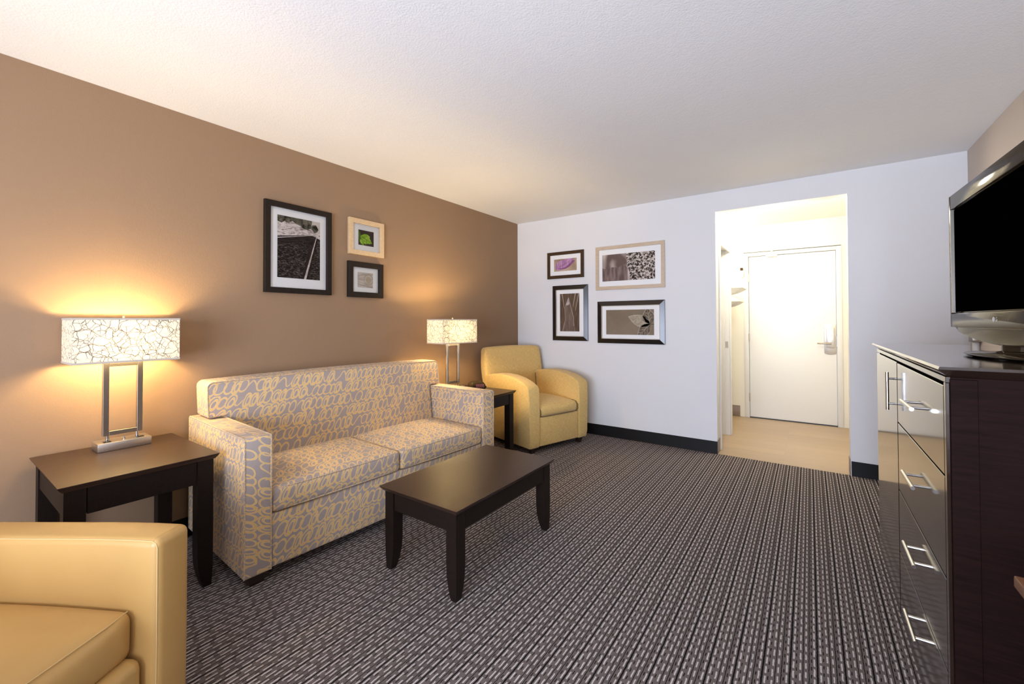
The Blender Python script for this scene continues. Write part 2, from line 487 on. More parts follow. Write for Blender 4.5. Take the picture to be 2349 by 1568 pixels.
# rear wall with the window that lights the room
WX0, WX1, WZ0, WZ1 = 1.3, 3.7, .25, 1.75
b = MB()
b.box((-.12, YR - .12, 0), (WX0, YR, H)); b.box((WX1, YR - .12, 0), (W + .12, YR, H))
b.box((WX0, YR - .12, 0), (WX1, YR, WZ0)); b.box((WX0, YR - .12, WZ1), (WX1, YR, H))
struct(b.build('wall_rear', M['white_wall']), 'white wall with window behind the viewer')
b = MB()
for x in (WX0, (WX0 + WX1) / 2 - .02, WX1 - .04): b.box((x, YR - .08, WZ0), (x + .04, YR - .04, WZ1))
for z in (WZ0, WZ1 - .04): b.box((WX0 + .04, YR - .08, z), (WX1 - .04, YR - .04, z + .04))
wn = struct(b.build('window_1', M['white_trim']), 'white framed window behind the viewer')
b = MB(); b.box((WX0 + .04, YR - .062, WZ0 + .04), (WX1 - .04, YR - .058, WZ1 - .04)); b.build('pane', M['window_glass'], wn)

# hall shell
b = MB(); b.box((1.1, HW, 0), (2.262, HW + .12, H)); b.box((3.262, HW, 0), (3.62, HW + .12, H)); b.box((2.262, HW, 2.112), (3.262, HW + .12, H))
struct(b.build('wall_hall_back', M['hall_wall']), 'cream end wall of the hall')
b = MB(); b.box((3.50, .12, 0), (3.62, HW, H)); struct(b.build('wall_hall_right', M['hall_wall']), 'cream right wall of the hall')
b = MB()   # partition with the side door
b.box((2.12, .12, 0), (2.238, .20, H)); b.box((2.12, .80, 0), (2.238, .905, H)); b.box((2.12, .20, 2.02), (2.238, .80, H))
struct(b.build('wall_hall_left', M['hall_wall']), 'cream left wall of the hall with side door')
b = MB(); b.box((1.1, .80, 0), (1.22, HW, H)); b.box((1.22, .80, 0), (2.12, .905, H))
struct(b.build('wall_alcove', M['hall_wall']), 'cream wall of the hall alcove')

# baseboards
def cove(x0, x1, nm, lab):
    b = MB()
    b.prism([(0, 0), (-.013, 0), (-.008, .012), (-.006, .105), (-.003, .113), (0, .113)], x0, x1, 'x', bev=0)
    return struct(b.build(nm, M['cove']), lab)
cove(.01, OX0 + .002, 'baseboard_back', 'black cove base along the white wall, left of the doorway')
cove(OX1 + .004, W, 'baseboard_back_right', 'black cove base right of the doorway')
b = MB(); b.box((0, YR, 0), (.008, -.014, .113)); struct(b.build('baseboard_left', M['cove']), 'black cove base along the taupe wall')
b = MB(); b.box((W - .008, YR, 0), (W, -.014, .113)); struct(b.build('baseboard_right', M['cove']), 'black cove base along the right wall')
def hbase(lo, hi):
    b = MB(); b.box(lo, hi, .003)
    d = (hi[0] - lo[0], hi[1] - lo[1])
    l2 = list(lo); h2 = list(hi); l2[2] = hi[2]; h2[2] = hi[2] + .014
    if d[0] > d[1]: l2[1] += .006
    else: h2[0] -= .006
    b.box(l2, h2, .002)
    return b
struct(hbase((1.23, HW - .014, 0), (2.205, HW, .125)).build('baseboard_hall_left', M['hall_base']), 'taupe base left of the entry door')
struct(hbase((3.31, HW - .014, 0), (3.49, HW, .125)).build('baseboard_hall_right', M['hall_base']), 'taupe base right of the entry door')
b = MB(); b.box((2.238, .006, 0), (2.244, .118, .125), .002); struct(b.build('trim_1', M['hall_base']), 'taupe base wrapping the left jamb of the doorway')
b = MB(); b.box((3.202, .006, 0), (3.208, .118, .125), .002); struct(b.build('trim_2', M['hall_base']), 'taupe base wrapping the right jamb of the doorway')
b = MB(); b.box((2.236, .008, .125), (2.2405, .03, OZ - .01), .001); struct(b.build('trim_3', M['white_trim']), 'white corner bead on the left jamb')
b = MB(); b.box((2.13, .906, 0), (2.236, .912, .125), .002); struct(b.build('trim_4', M['hall_base']), 'taupe base on the end of the hall partition')

# entry door
d1 = struct(thing('door_1', 'white flush entry door at the end of the hall', 'door', (2.762, HW, 0)))
del d1['category']
b = MB()
b.box((-.50, -.018, 0), (-.447, .06, 2.10), .004); b.box((.447, -.018, 0), (.50, .06, 2.10), .004); b.box((-.447, -.018, 2.055), (.447, .06, 2.10), .004)
b.build('door_frame', M['white_trim'], d1)
b = MB(); b.box((-.443, .004, .012), (.443, .048, 2.05), .002); leaf = b.build('door_leaf', M['white_door'], d1)
b = MB(); b.box((-.45, .0, 0), (.45, .1, .009)); b.build('threshold', M['black_plastic'], d1, 'dark threshold')
for z in (1.78, 1.02, .26):
    b = MB(); b.box((-.452, -.021, z - .05), (-.438, .003, z + .05), .002); b.tube([(-.445, -.023, z - .05), (-.445, -.023, z + .05)], .006); b.build('hinge', M['steel_satin'], d1, 'satin metal hinge')
# lock plate
def plate(x, z, w, h, r, t, y, arc=.02):
    pts = []
    for k in range(9): a = PI * k / 8; pts.append((x + w / 2 * math.cos(PI + a), z - h / 2 + arc - arc * math.sin(a)))
    for k in range(9): a = PI * k / 8; pts.append((x + w / 2 * math.cos(a), z + h / 2 - arc + arc * math.sin(a)))
    return pts
lk = MB(); lk.prism(plate(.385, 1.015, .115, .36, 0, 0, 0), -.003, .004, 'y', bev=.001)
lk = lk.build('lock_plate', M['steel_satin'], d1, 'satin metal lock plate')
b = MB(); b.prism(plate(.387, 1.035, .078, .25, 0, 0, 0, .012), -.016, -.003, 'y', bev=.004); b.build('lock_case', M['steel_satin'], lk)
b = MB(); b.tube([(.385, -.014, .967), (.385, -.055, .967)], .010, seg=12); b.tube([(.392, -.055, .967), (.33, -.058, .968), (.29, -.055, .966), (.262, -.045, .966)], [.011, .0105, .009, .007], seg=10)
b.build('lever', M['steel'], lk, 'brushed lever handle')
b = MB(); b.lathe([(0, .0), (.014, 0), (.014, .012), (.009, .02), (0, .02)], 16, M=Matrix.Translation((.387, -.014, 1.06)) @ Matrix.Rotation(PI / 2, 4, 'X')); b.build('thumb_turn', M['chrome'], lk)
b = MB(); b.box((.444, -.0215, .93), (.452, -.017, 1.06)); b.build('strike', M['steel'], d1)
# closer bracket and latch
b = MB(); b.box((-.25, -.05, 2.03), (-.13, .004, 2.07), .006); b.tube([(-.21, -.05, 2.06), (-.17, -.05, 2.12), (-.19, -.02, 2.135)], .008); b.build('door_closer', M['white_trim'], d1, 'small white closer bracket')
b = MB(); b.box((-.535, -.05, 1.80), (-.495, -.018, 1.88), .006); sw = b.build('swing_guard', M['white_trim'], d1, 'white swing guard with brown knob')
b = MB(); b.box((-.535, -.06, 1.882), (-.505, -.02, 1.915), .005); b.build('guard_knob', M['brown_frame'], sw, 'small brown knob')

# side door in the hall's left partition
d2 = struct(thing('door_2', 'white side door recessed in the hall partition', 'door', (2.238, .5, 0))); del d2['category']
b = MB()
b.box((0, -.355, 0), (.014, -.298, 2.03), .003); b.box((0, .298, 0), (.014, .355, 2.03), .003); b.box((0, -.298, 1.975), (.014, .298, 2.03), .003)
b.box((-.118, -.30, 0), (0, -.285, 2.02)); b.box((-.118, .285, 0), (0, .30, 2.02)); b.box((-.118, -.285, 2.0), (0, .285, 2.02))
b.box((-.075, .272, 0), (-.045, .285, 2.0)); b.box((-.075, -.285, 0), (-.045, -.272, 2.0))
b.build('door_frame', M['white_trim'], d2)
b = MB(); b.box((-.112, -.284, .01), (-.076, .284, 1.998), .002); b.build('door_leaf', M['white_door'], d2)
b = MB(); b.box((-.04, .283, .94), (-.012, .2852, 1.01)); b.build('strike', M['steel'], d2, 'small metal strike plate')

# alcove shelf and pillows
sh = thing('alcove_shelf', 'white shelf in the hall alcove beside the entry door', 'shelf', (1.75, 1.40, 1.39))
b = MB(); b.box((-.53, -.25, -.02), (.38, .25, 0), .003); b.build('shelf_board', M['white_trim'], sh)
for yy in (-.2, .2):
    b = MB(); b.prism([(-.53, -.02), (-.53, -.22), (-.25, -.02)], yy - .01, yy + .01, 'y'); b.build('bracket', M['white_trim'], sh)
def pillow(loc, tip, lab, tk, rz=0.0):
    b = MB()
    def f(co):
        k = max(abs(co.x) / .28, abs(co.y) / .21)
        return (co.x, co.y, co.z * max(.10, (1 - k ** 3.2)) + .0)
    b.rbox((-.28, -.21, -tk), (.28, .21, tk), .02, 14, fn=f)
    o = b.build('pillow', M['linen']); o.location = loc; o.rotation_euler = (0, 0, rz)
    return tag(o, lab, 'pillow', 'spare pillows on the alcove shelf')
pillow((2.015, 1.38, 1.465), 0, 'lower white pillow on the hall alcove shelf, left of the entry door', .075)
pillow((2.045, 1.38, 1.622), 0, 'upper white pillow on the hall alcove shelf, left of the entry door', .077)
# hall ceiling lamp
hl = thing('hall_ceiling_lamp', 'round white flush lamp on the hall ceiling', 'ceiling lamp', (2.74, .36, H))
b = MB(); b.lathe([(.15, 0), (.15, -.02), (.14, -.022), (0, -.022)], 32); b.build('lamp_pan', M['white_trim'], hl)
b = MB(); b.lathe([(.138, -.022), (.125, -.04), (.08, -.055), (0, -.06)], 32); b.build('diffuser', emit('lit_diffuser', (1, .88, .66), 4.0), hl)

# white cable pipe on the right wall behind the television
cp = thing('cable_pipe', 'thin white pipe with metal clip on the wall behind the television', 'pipe', (W, -.20, 0))
b = MB(); b.tube([(-.02, 0, .11), (-.02, 0, 1.55)], .018, seg=12); b.build('pipe', M['white_trim'], cp)
b = MB(); b.box((-.045, -.045, 1.085), (0, .045, 1.12), .004); b.build('clip', M['steel'], cp, 'metal pipe clip')

# ------------------------------------------------------------------ pictures
def leafshape(L, wd, n=14, ser=0.0, tip=1.0, seed=1):
    rnd = random.Random(seed)
    up, dn = [], []
    for i in range(n + 1):
        t = i / n
        w = wd * math.sin(PI * t ** .8) ** .9
        k = 1 + ser * (1 if i % 2 else -1) * (0 < i < n)
        up.append((t * L, w * k)); dn.append((t * L, -w * k * .95))
    return up + dn[::-1][1:-1]
def xf(pts, x, z, a, s=1.0):
    c, sn = math.cos(a), math.sin(a)
    return [(x + s * (p[0] * c - p[1] * sn), z + s * (p[0] * sn + p[1] * c)) for p in pts]
def clip(pts, w, h):
    """keep a flat shape inside the print"""
    def cut(ps, f):
        out = []
        for i, p in enumerate(ps):
            q = ps[i - 1]; fp, fq = f(p), f(q)
            if (fp >= 0) != (fq >= 0):
                t = fq / (fq - fp); out.append((q[0] + t * (p[0] - q[0]), q[1] + t * (p[1] - q[1])))
            if fp >= 0: out.append(p)
        return out
    for f in (lambda p: p[0] + w / 2, lambda p: w / 2 - p[0], lambda p: p[1] + h / 2, lambda p: h / 2 - p[1]):
        pts = cut(pts, f)
        if len(pts) < 3: return []
    return pts

def picture(label, loc, rz, w, h, fw, fmat, pw, ph, px, pz, art, d0=.02, d1=.02, lip=False):
    T = thing('picture_frame', label, 'picture', loc, rz, None)
    b = MB(); b.frame(w, h, fw, d0, d1); fr = b.build('frame', fmat, T, smooth=0)
    b = MB(); b.box((-w / 2 + fw - .004, -.006, -h / 2 + fw - .004), (w / 2 - fw + .004, -.002, h / 2 - fw + .004)); b.build('mat_board', M['mat_board'], T)
    if lip:
        b = MB(); b.frame(w - 2 * fw + .002, h - 2 * fw + .002, .009, d1 - .002, .010); b.build('inner_lip', M['silver_lip'], T, 'silver inner lip', smooth=0)
    b = MB(); mats = []
    def put(pts, m, lay):
        pts = clip(pts, pw, ph)
        if len(pts) < 3: return
        if m not in mats: mats.append(m)
        y = -.0064 - .00012 * lay
        b.poly([(p[0] + px, y, p[1] + pz) for p in pts], mats.index(m))
    art(put, pw, ph)
    bm = b.bm
    bmesh.ops.recalc_face_normals(bm, faces=bm.faces)
    for f in bm.faces:
        f.normal_update()
        if f.normal.y > 0: f.normal_flip()
    b.build('print', mats, T, smooth=0)
    b = MB(); b.poly([(-w / 2 + fw, -.0095, -h / 2 + fw), (w / 2 - fw, -.0095, -h / 2 + fw), (w / 2 - fw, -.0095, h / 2 - fw), (-w / 2 + fw, -.0095, h / 2 - fw)])
    b.build('glass_pane', M['glass'], T)
    return T

def tex(name, c0, c1, scale=(1, 1, 1), s=10, detail=4, lo=.4, hi=.6, rough=.8):
    t = NT(name); o = t.coord()
    n = t.noise(t.scaled(o, scale), s, detail, .65)
    f = t.n('ShaderNodeMapRange', {'Value': n, 'From Min': lo, 'From Max': hi}).outputs[0]
    return t.end(t.bsdf(t.mix(f, c0, c1), rough, 0, .2))
def rect(w, h, a, c, e, g): return [(w * (a - .5), h * (e - .5)), (w * (c - .5), h * (e - .5)), (w * (c - .5), h * (g - .5)), (w * (a - .5), h * (g - .5))]
def P01(w, h, *pts): return [(w * (p[0] - .5), h * (p[1] - .5)) for p in pts]

A_gravel = tex('print_dark_gravel', (.014, .008, .006), (.30, .24, .20), (1, 1, 4), 60, 7, .50, .72)
A_ties = tex('print_dark_ties', (.012, .007, .005), (.06, .04, .03), (1, 1, 9), 14, 5, .42, .66)
A_field = tex('print_pale_field', (.20, .15, .13), (.75, .66, .60), (1, 1, 3), 30, 5, .36, .55)
A_trees = tex('print_dark_trees', (.02, .018, .01), (.22, .19, .13), (1, 1, 1), 26, 5, .40, .62)
A_rail = tex('print_rail', (.45, .36, .31), (.72, .62, .56), (1, 1, 1), 30)
A_rail2 = tex('print_rail_shadow', (.02, .013, .01), (.04, .025, .02))
A_sky = tex('print_sky', (.60, .52, .46), (.7, .62, .55))
def art_rail(put, w, h):
    put(rect(w, h, 0, 1, 0, .75), A_ties, 0)
    put(P01(w, h, (0, .02), (.55, .0), (.72, .5), (.6, .62), (0, .52)), A_gravel, 1)
    put(P01(w, h, (.72, 0), (1, 0), (1, .66), (.94, .68)), A_gravel, 1)
    put(rect(w, h, 0, 1, .75, 1), A_field, 0)
    put(P01(w, h, (0, .66), (.60, .735), (.80, .755), (1, .70), (1, .76), (0, .80)), A_field, 2)
    put(P01(w, h, (.0, .90), (.09, .88), (.16, .92), (.24, .90), (.33, .94), (.42, .90), (.52, .885), (.6, .84), (.7, .835), (.78, .87), (.80, 1), (0, 1)), A_trees, 2)
    put(P01(w, h, (.78, 1), (.79, .90), (.84, .86), (.88, .80), (.95, .79), (1, .80), (1, 1)), A_sky, 2)
    put(P01(w, h, (.78, .86), (.86, .80), (.92, .82), (.96, .87), (.90, .94), (.80, .93)), A_trees, 3)
    put(P01(w, h, (0, .640), (.66, .735), (.80, .752), (.80, .748), (.64, .725), (0, .626)), A_rail, 3)
    put(P01(w, h, (.54, 0), (.61, 0), (.90, .725), (.87, .725)), A_rail2, 3)
    put(P01(w, h, (.605, 0), (.66, 0), (.915, .72), (.90, .725)), A_rail, 4)
A_brown = tex('print_brown_ground', (.055, .035, .025), (.085, .055, .04))
A_green = tex('print_green_leaf', (.22, .40, .02), (.42, .62, .07), (1, 1, 1), 40)
A_green2 = tex('print_dark_green_leaf', (.06, .11, .015), (.12, .19, .03), (1, 1, 1), 40)
def art_green(put, w, h):
    put(rect(w, h, 0, 1, 0, 1), A_brown, 0)
    put(xf(leafshape(.085, .013, 10), -w * .46, h * .46, -1.5), A_green2, 1)
    put(xf(leafshape(.062, .015, 10, .15), -w * .40, -h * .10, -.95), A_green, 1)
    put(xf(leafshape(.118, .036, 16, .13), -w * .36, h * .10, -.42), A_green, 2)
    put(xf(leafshape(.070, .020, 10, .15), -w * .22, h * .10, .05), A_green, 3)
    put(xf(leafshape(.066, .020, 10, .15), -w * .26, h * .02, -.95), A_green, 3)
    put(xf(leafshape(.10, .0022, 8), -w * .33, h * .09, -.42), A_green2, 4)
A_sand = tex('print_pale_sand', (.50, .43, .35), (.66, .58, .50), (1, 1, 3), 10)
A_line = tex('print_sand_line', (.22, .18, .14), (.32, .26, .21), (1, 1, 1), 30)
A_ring = tex('print_sand_ring', (.42, .35, .27), (.5, .43, .34))
A_ringc = tex('print_sand_core', (.46, .37, .25), (.52, .43, .30))
def art_sand(put, w, h):
    put(rect(w, h, 0, 1, 0, 1), A_sand, 0)
    circ = lambda r, n=24, sx=1: [(w * .20 + r * math.cos(2 * PI * k / n) * sx, h * .02 + r * math.sin(2 * PI * k / n)) for k in range(n)]
    put(circ(.046), A_ring, 1); put(circ(.039), A_sand, 2); put(circ(.026), A_ringc, 3)
    def curve(z0, z1, bow, th):
        n = 14; up = []; dn = []
        for i in range(n + 1):
            t = i / n; x = w * (t - .5); z = h * (z0 + (z1 - z0) * t + bow * math.sin(PI * t) - .5)
            up.append((x, z + th)); dn.append((x, z - th))
        put(up + dn[::-1], A_line, 4)
    curve(.73, .88, .05, .0014); curve(.52, .60, -.06, .0007); curve(.40, .34, -.10, .0007); curve(.22, .05, -.02, .001); curve(.12, .0, .05, .0008)
A_blur = tex('print_blur', (.30, .20, .13), (.55, .42, .30), (1, 1, .5), 5, 2)
A_pur = tex('print_purple_petal', (.34, .15, .30), (.56, .33, .50), (6, 1, 1), 8)
A_pur2 = tex('print_deep_purple', (.20, .07, .17), (.30, .12, .25))
A_stem = tex('print_stem', (.40, .36, .10), (.55, .5, .18))
def art_flower(put, w, h):
    put(rect(w, h, 0, 1, 0, 1), A_blur, 0)
    put(xf(leafshape(.08, .016, 10), -w * .47, -h * .5, .95), A_stem, 1)
    put(xf(leafshape(.18, .052, 16), -w * .44, -h * .34, .62), A_pur, 2)
    put(xf(leafshape(.24, .048, 16), -w * .36, -h * .22, .30), A_pur2, 3)
    put(xf(leafshape(.24, .044, 16), -w * .38, -h * .18, .40), A_pur, 4)
    put(xf(leafshape(.20, .0028, 10), -w * .32, -h * .20, .42), A_pur2, 5)
A_bok = tex('print_bokeh', (.16, .11, .09), (.66, .55, .48), (1, 1, .6), 7, 1, .42, .62)
A_spk = tex('print_speckle', (.03, .02, .015), (.68, .58, .50), (1, 1, 1), 55, 5, .46, .56)
A_bokd = tex('print_bokeh_dark', (.15, .10, .085), (.27, .19, .165), (4, 1, 1), 6, 1)
def art_tree(put, w, h):
    put(rect(w, h, 0, 1, 0, 1), A_bok, 0)
    put(P01(w, h, (0, 0), (.5, 0), (.5, .45), (.42, .62), (.33, .5), (.2, .52), (.08, .45), (0, .5)), A_bokd, 1)
    put(P01(w, h, (.55, 0), (.53, .3), (.50, .5), (.48, .8), (.46, 1), (1, 1), (1, 0)), A_spk, 2)
A_agv = tex('print_agave_ground', (.10, .06, .035), (.17, .11, .07), (8, 1, 1), 6)
A_agl = tex('print_agave_leaf', (.15, .10, .07), (.24, .17, .125), (10, 1, 1), 6)
A_tip = tex('print_pale_tip', (.42, .36, .33), (.58, .52, .49))
A_edge = tex('print_pale_edge', (.40, .32, .25), (.5, .41, .33))
def art_agave(put, w, h):
    put(rect(w, h, 0, 1, 0, 1), A_agv, 0)
    for x0, x1, y0 in ((.12, .22, .62), (.80, .68, .66), (.97, .80, .55)):
        put(P01(w, h, (x0 - .02, 1), (x0 + .02, 1), (x1 + .008, y0), (x1 - .008, y0)), A_edge, 1)
    put(P01(w, h, (.44, .90), (.26, .64), (.27, .30), (.12, 0), (.80, 0), (.68, .40), (.52, .74)), A_agl, 2)
    put(P01(w, h, (.44, .90), (.26, .64), (.33, .70), (.42, .69), (.50, .73)), A_tip, 3)
    put(P01(w, h, (.44, .90), (.46, .90), (.72, .36), (.74, .14), (.71, .14), (.695, .36)), A_edge, 4)
    put(P01(w, h, (.245, .64), (.265, .64), (.285, .30), (.14, 0), (.115, 0), (.265, .30)), A_edge, 4)
A_tau = tex('print_taupe_ground', (.235, .175, .115), (.275, .21, .145), (1, 1, 1), 3)
A_lf = tex('print_grey_leaf', (.33, .27, .19), (.44, .37, .27), (1, 1, 1), 40, 4)
A_lf2 = tex('print_dark_leaf', (.13, .095, .06), (.22, .17, .115), (1, 1, 1), 40, 4)
A_vein = tex('print_leaf_vein', (.48, .41, .31), (.58, .5, .4))
def art_leaf(put, w, h):
    put(rect(w, h, 0, 1, 0, 1), A_tau, 0)
    cx, cz = w * .42, -h * .08
    for a, L, wd, sd, lm in ((1.75, .17, .062, 1, A_lf2), (2.80, .24, .060, 2, A_lf), (3.95, .19, .055, 3, A_lf2)):
        put(xf(leafshape(L, wd * 1.04, 24, .05, seed=sd), cx, cz, a), A_vein, 1)
        put(xf(leafshape(L * .97, wd * .97, 24, .05, seed=sd), cx, cz, a), lm, 2)
        put(xf(leafshape(L * .95, .0022, 8), cx, cz, a), A_vein, 3)
        for k in (-1, 1):
            for t in (.2, .4, .6):
                put(xf(leafshape(L * .34, .0014, 6), cx + math.cos(a) * L * t, cz + math.sin(a) * L * t, a + k * .75), A_vein, 3)
    put(P01(w, h, (.90, .435), (1, .425), (1, .41), (.90, .42)), A_rail2, 3)

LW = PI / 2
picture('large black frame on the taupe wall, railway track photograph', (.001, -2.749, 1.742), LW, .475, .616, .036, M['black_frame'], .305, .425, .003, .01, art_rail, .028, .028)
picture('small pale wood frame on the taupe wall, green leaf photograph', (.001, -2.197, 1.913), LW, .329, .286, .036, M['oak_frame'], .145, .122, 0, .0, art_green, .026, .026)
picture('small black frame on the taupe wall, pale sand swirl photograph', (.001, -2.204, 1.572), LW, .328, .282, .042, M['black_frame'], .145, .122, 0, .0, art_sand, .026, .026)
picture('small dark brown frame on the white wall, purple flower photograph', (.665, -.001, 1.882), 0, .466, .308, .036, M['brown_frame'], .29, .14, 0, 0, art_flower, .018, .018)
picture('wide pale wood frame on the white wall, speckled tree photograph', (1.411, -.001, 1.805), 0, .736, .468, .036, M['ash_frame'], .565, .285, -.012, 0, art_tree, .02, .02)
picture('tall dark frame on the white wall, pointed agave leaf photograph', (.722, -.001, 1.330), 0, .446, .63, .048, M['gloss_frame'], .245, .43, -.005, .005, art_agave, .012, .0235, True)
picture('wide dark frame on the white wall, veined leaf photograph', (1.417, -.001, 1.223), 0, .716, .448, .048, M['gloss_frame'], .51, .262, -.005, .0, art_leaf, .012, .0235, True)

# ------------------------------------------------------------------ sofa
TH = .055
X0, Y0 = .835, -3.444
SL, SD, AW = 1.744, .815, .122
cx = X0 + SL / 2 * math.sin(TH) - SD / 2 * math.cos(TH); cy = Y0 + SL / 2 * math.cos(TH) + SD / 2 * math.sin(TH)
sofa = thing('sofa', 'grey sofa with gold looping scribble fabric against the taupe wall', 'sofa', (cx, cy, 0), -TH)
F, B_ = SD / 2, -SD / 2
hl_ = SL / 2
b = MB(); b.box((B_ + .01, -hl_ + AW, .055), (F - .016, hl_ - AW, .312), .012, 3)
base = b.build('base', M['scribble'], sofa, uvo=(.3, .11))
for s in (-1, 1):
    ya, yb = (-hl_, -hl_ + AW) if s < 0 else (hl_ - AW, hl_)
    b = MB(); b.box((B_, ya, .055), (F, yb, .698), .012, 3)
    bm = b.bm; bm.normal_update()
    for f in bm.faces:
        if abs(f.normal.x) > .7 or f.normal.z > .7: f[b.um] = 1
    arm = b.build('arm', M['scribble'], sofa, uvo=(.0 if s < 0 else .4, .036 if s < 0 else .02))
    b = MB()
    y1, y2 = ya + .004, yb - .004
    for y in (y1, y2):
        b.tube([(F - .003, y, .06), (F - .002, y, .55), (F - .003, y, .688), (F - .012, y, .696), (F - .05, y, .6965), (B_ + .02, y, .6965)], .0042, seg=6)
    b.build('welt', M['scribble'], arm, uvs=3)
def seatback(co):
    k = max(0.0, co.z - .42)
    return (co.x - k * .13, co.y, co.z)
bx0, bx1 = B_ + .075, B_ + .262
yi, yo_ = hl_ - AW - .006, hl_ - .028
TP = [(-yi, .40), (yi, .40), (yi, .702), (yo_, .702)]
for k in range(5): a = PI / 2 * k / 4; TP.append((yo_ - .035 + .035 * math.cos(a), .868 + .035 * math.sin(a)))
for k in range(1, 12): TP.append((yo_ - .035 - (2 * yo_ - .07) * k / 12, .903 + .008 * math.sin(PI * k / 12)))
for k in range(5): a = PI / 2 + PI / 2 * k / 4; TP.append((-yo_ + .035 + .035 * math.cos(a), .868 + .035 * math.sin(a)))
TP += [(-yo_, .702), (-yi, .702)]
b = MB(); b.prism(TP, bx0, bx1, 'x', bev=.022, seg=3, fn=seatback)
back = b.build('backrest', M['scribble'], sofa, uvo=(.13, .03), smooth=.5)
b = MB()
xe = bx1 - .004
def sb(x, y, z): return seatback(Vector((x, y, z)))
b.tube([sb(xe, -hl_ + .034, .712), sb(xe, -hl_ + .034, .80), sb(xe, -hl_ + .036, .875), sb(xe, -hl_ + .046, .891), sb(xe, -hl_ + .062, .897)] +
       [sb(xe, -hl_ + .062 + (SL - .124) * k / 12, .897 + .008 * math.sin(PI * k / 12)) for k in range(1, 12)] +
       [sb(xe, hl_ - .062, .897), sb(xe, hl_ - .046, .891), sb(xe, hl_ - .036, .875), sb(xe, hl_ - .034, .80), sb(xe, hl_ - .034, .712)], .0045, seg=6)
b.build('welt', M['scribble'], back, uvs=3)
for s in (-1, 1):
    ya, yb = (-hl_ + AW + .004, -.003) if s < 0 else (.003, hl_ - AW - .004)
    b = MB(); b.rbox((B_ + .20, ya, .314), (F - .006, yb, .438), .024, 14, .022, .008, 0)
    cu = b.build('seat_cushion', M['scribble'], sofa, uvo=(.07 if s < 0 else .5, .01), uvs=1.0)
    b = MB()
    for z in (.325, .428):
        xf_, e = F - .012, .007
        b.tube([(B_ + .25, ya + e, z), (xf_ - .02, ya + e, z), (xf_ - .003, ya + .022, z)] + [(xf_ + .006 * math.sin(PI * k / 8) , ya + .022 + (yb - ya - .044) * k / 8, z) for k in range(1, 8)] +
               [(xf_ - .003, yb - .022, z), (xf_ - .02, yb - e, z), (B_ + .25, yb - e, z)], .0045, seg=6)
    b.build('welt', M['scribble'], cu, uvs=3)
for sx in (-1, 1):
    for sy in (-1, 1):
        x, y = (F - .07 if sx > 0 else B_ + .07), sy * (hl_ - .07)
        b = MB(); b.hexa([(x - .032, y - .032, 0), (x + .032, y - .032, 0), (x + .032, y + .032, 0), (x - .032, y + .032, 0),
                          (x - .045, y - .045, .056), (x + .045, y - .045, .056), (x + .045, y + .045, .056), (x - .045, y + .045, .056)], .003)
        b.build('foot', M['foot'], sofa, 'dark wooden foot')

# ------------------------------------------------------------------ dark tables
def table(name, label, cat, cxy, sx, sy, h, over, leg, apron, group, topm, overshoot=.022):
    T = thing(name, label, cat, (cxy[0], cxy[1], 0), 0, group)
    b = MB()
    x, y = sx / 2, sy / 2
    z1, z2, z3 = h, h - .008, h - .024
    b.hexa([(-x + .004, -y + .004, z2), (x - .004, -y + .004, z2), (x - .004, y - .004, z2), (-x + .004, y - .004, z2)] +
           [(-x, -y, z1), (x, -y, z1), (x, y, z1), (-x, y, z1)], .0015, 1)
    i = over * .75
    b.hexa([(-x + i, -y + i, z3), (x - i, -y + i, z3), (x - i, y - i, z3), (-x + i, y - i, z3)] +
           [(-x + .003, -y + .003, z2 + .001), (x - .003, -y + .003, z2 + .001), (x - .003, y - .003, z2 + .001), (-x + .003, y - .003, z2 + .001)])
    b.build('tabletop', topm, T)
    ax, ay = x - over - .004, y - over - .004
    for k, (p, q) in enumerate((((-ax + leg, -ay), (ax - leg, -ay + .02)), ((-ax + leg, ay - .02), (ax - leg, ay)), ((-ax, -ay + leg), (-ax + .02, ay - leg)), ((ax - .02, -ay + leg), (ax, ay - leg)))):
        b = MB(); b.box((p[0], p[1], h - .024 - apron), (q[0], q[1], h - .022), .001, 1); b.build('apron', M['espresso'], T)
    for sxx in (-1, 1):
        for syy in (-1, 1):
            ox, oy = sxx * (x - over), syy * (y - over)     # outer corner
            prof = [(h - .023, 1.0), (.16, 1.0), (.10, .96), (.05, .83), (0, .62)]
            b = MB(); bb = bmesh.new(); rings = []
            for z, k in prof:
                ix, iy = ox - sxx * leg * k, oy - syy * leg * k
                e = (1 - k) * .012
                xs = sorted((ox - sxx * e, ix)); ys = sorted((oy - syy * e, iy))
                rings.append([bb.verts.new(p) for p in ((xs[0], ys[0], z), (xs[1], ys[0], z), (xs[1], ys[1], z), (xs[0], ys[1], z))])
            for A, C in zip(rings, rings[1:]):
                for k in range(4): bb.faces.new((A[k], A[(k + 1) % 4], C[(k + 1) % 4], C[k]))
            bb.faces.new(rings[0]); bb.faces.new(rings[-1][::-1])
            bmesh.ops.recalc_face_normals(bb, faces=bb.faces)
            b.merge(bb); b.build('leg', M['espresso'], T, smooth=.3)
    return T
TZ = .615
table('coffee_table', 'low dark espresso coffee table on the carpet before the sofa', 'coffee table', ((1.172 + 1.695) / 2, (-2.963 - 2.10) / 2), .523, .863, .412, .022, .060, .088, None, M['espresso_top'])
table('end_table', 'dark wood end table at the near end of the sofa, before the leather armchair', 'end table', ((.012 + .654) / 2, (-4.005 - 3.472) / 2), .642, .533, TZ, .02, .062, .105, 'end tables beside the sofa', M['espresso_top'])
table('end_table', 'dark wood end table between the sofa and the fabric armchair', 'end table', ((.142 + .785) / 2, (-1.645 - 1.178) / 2), .643, .467, TZ, .02, .058, .090, 'end tables beside the sofa', M['espresso_top'])

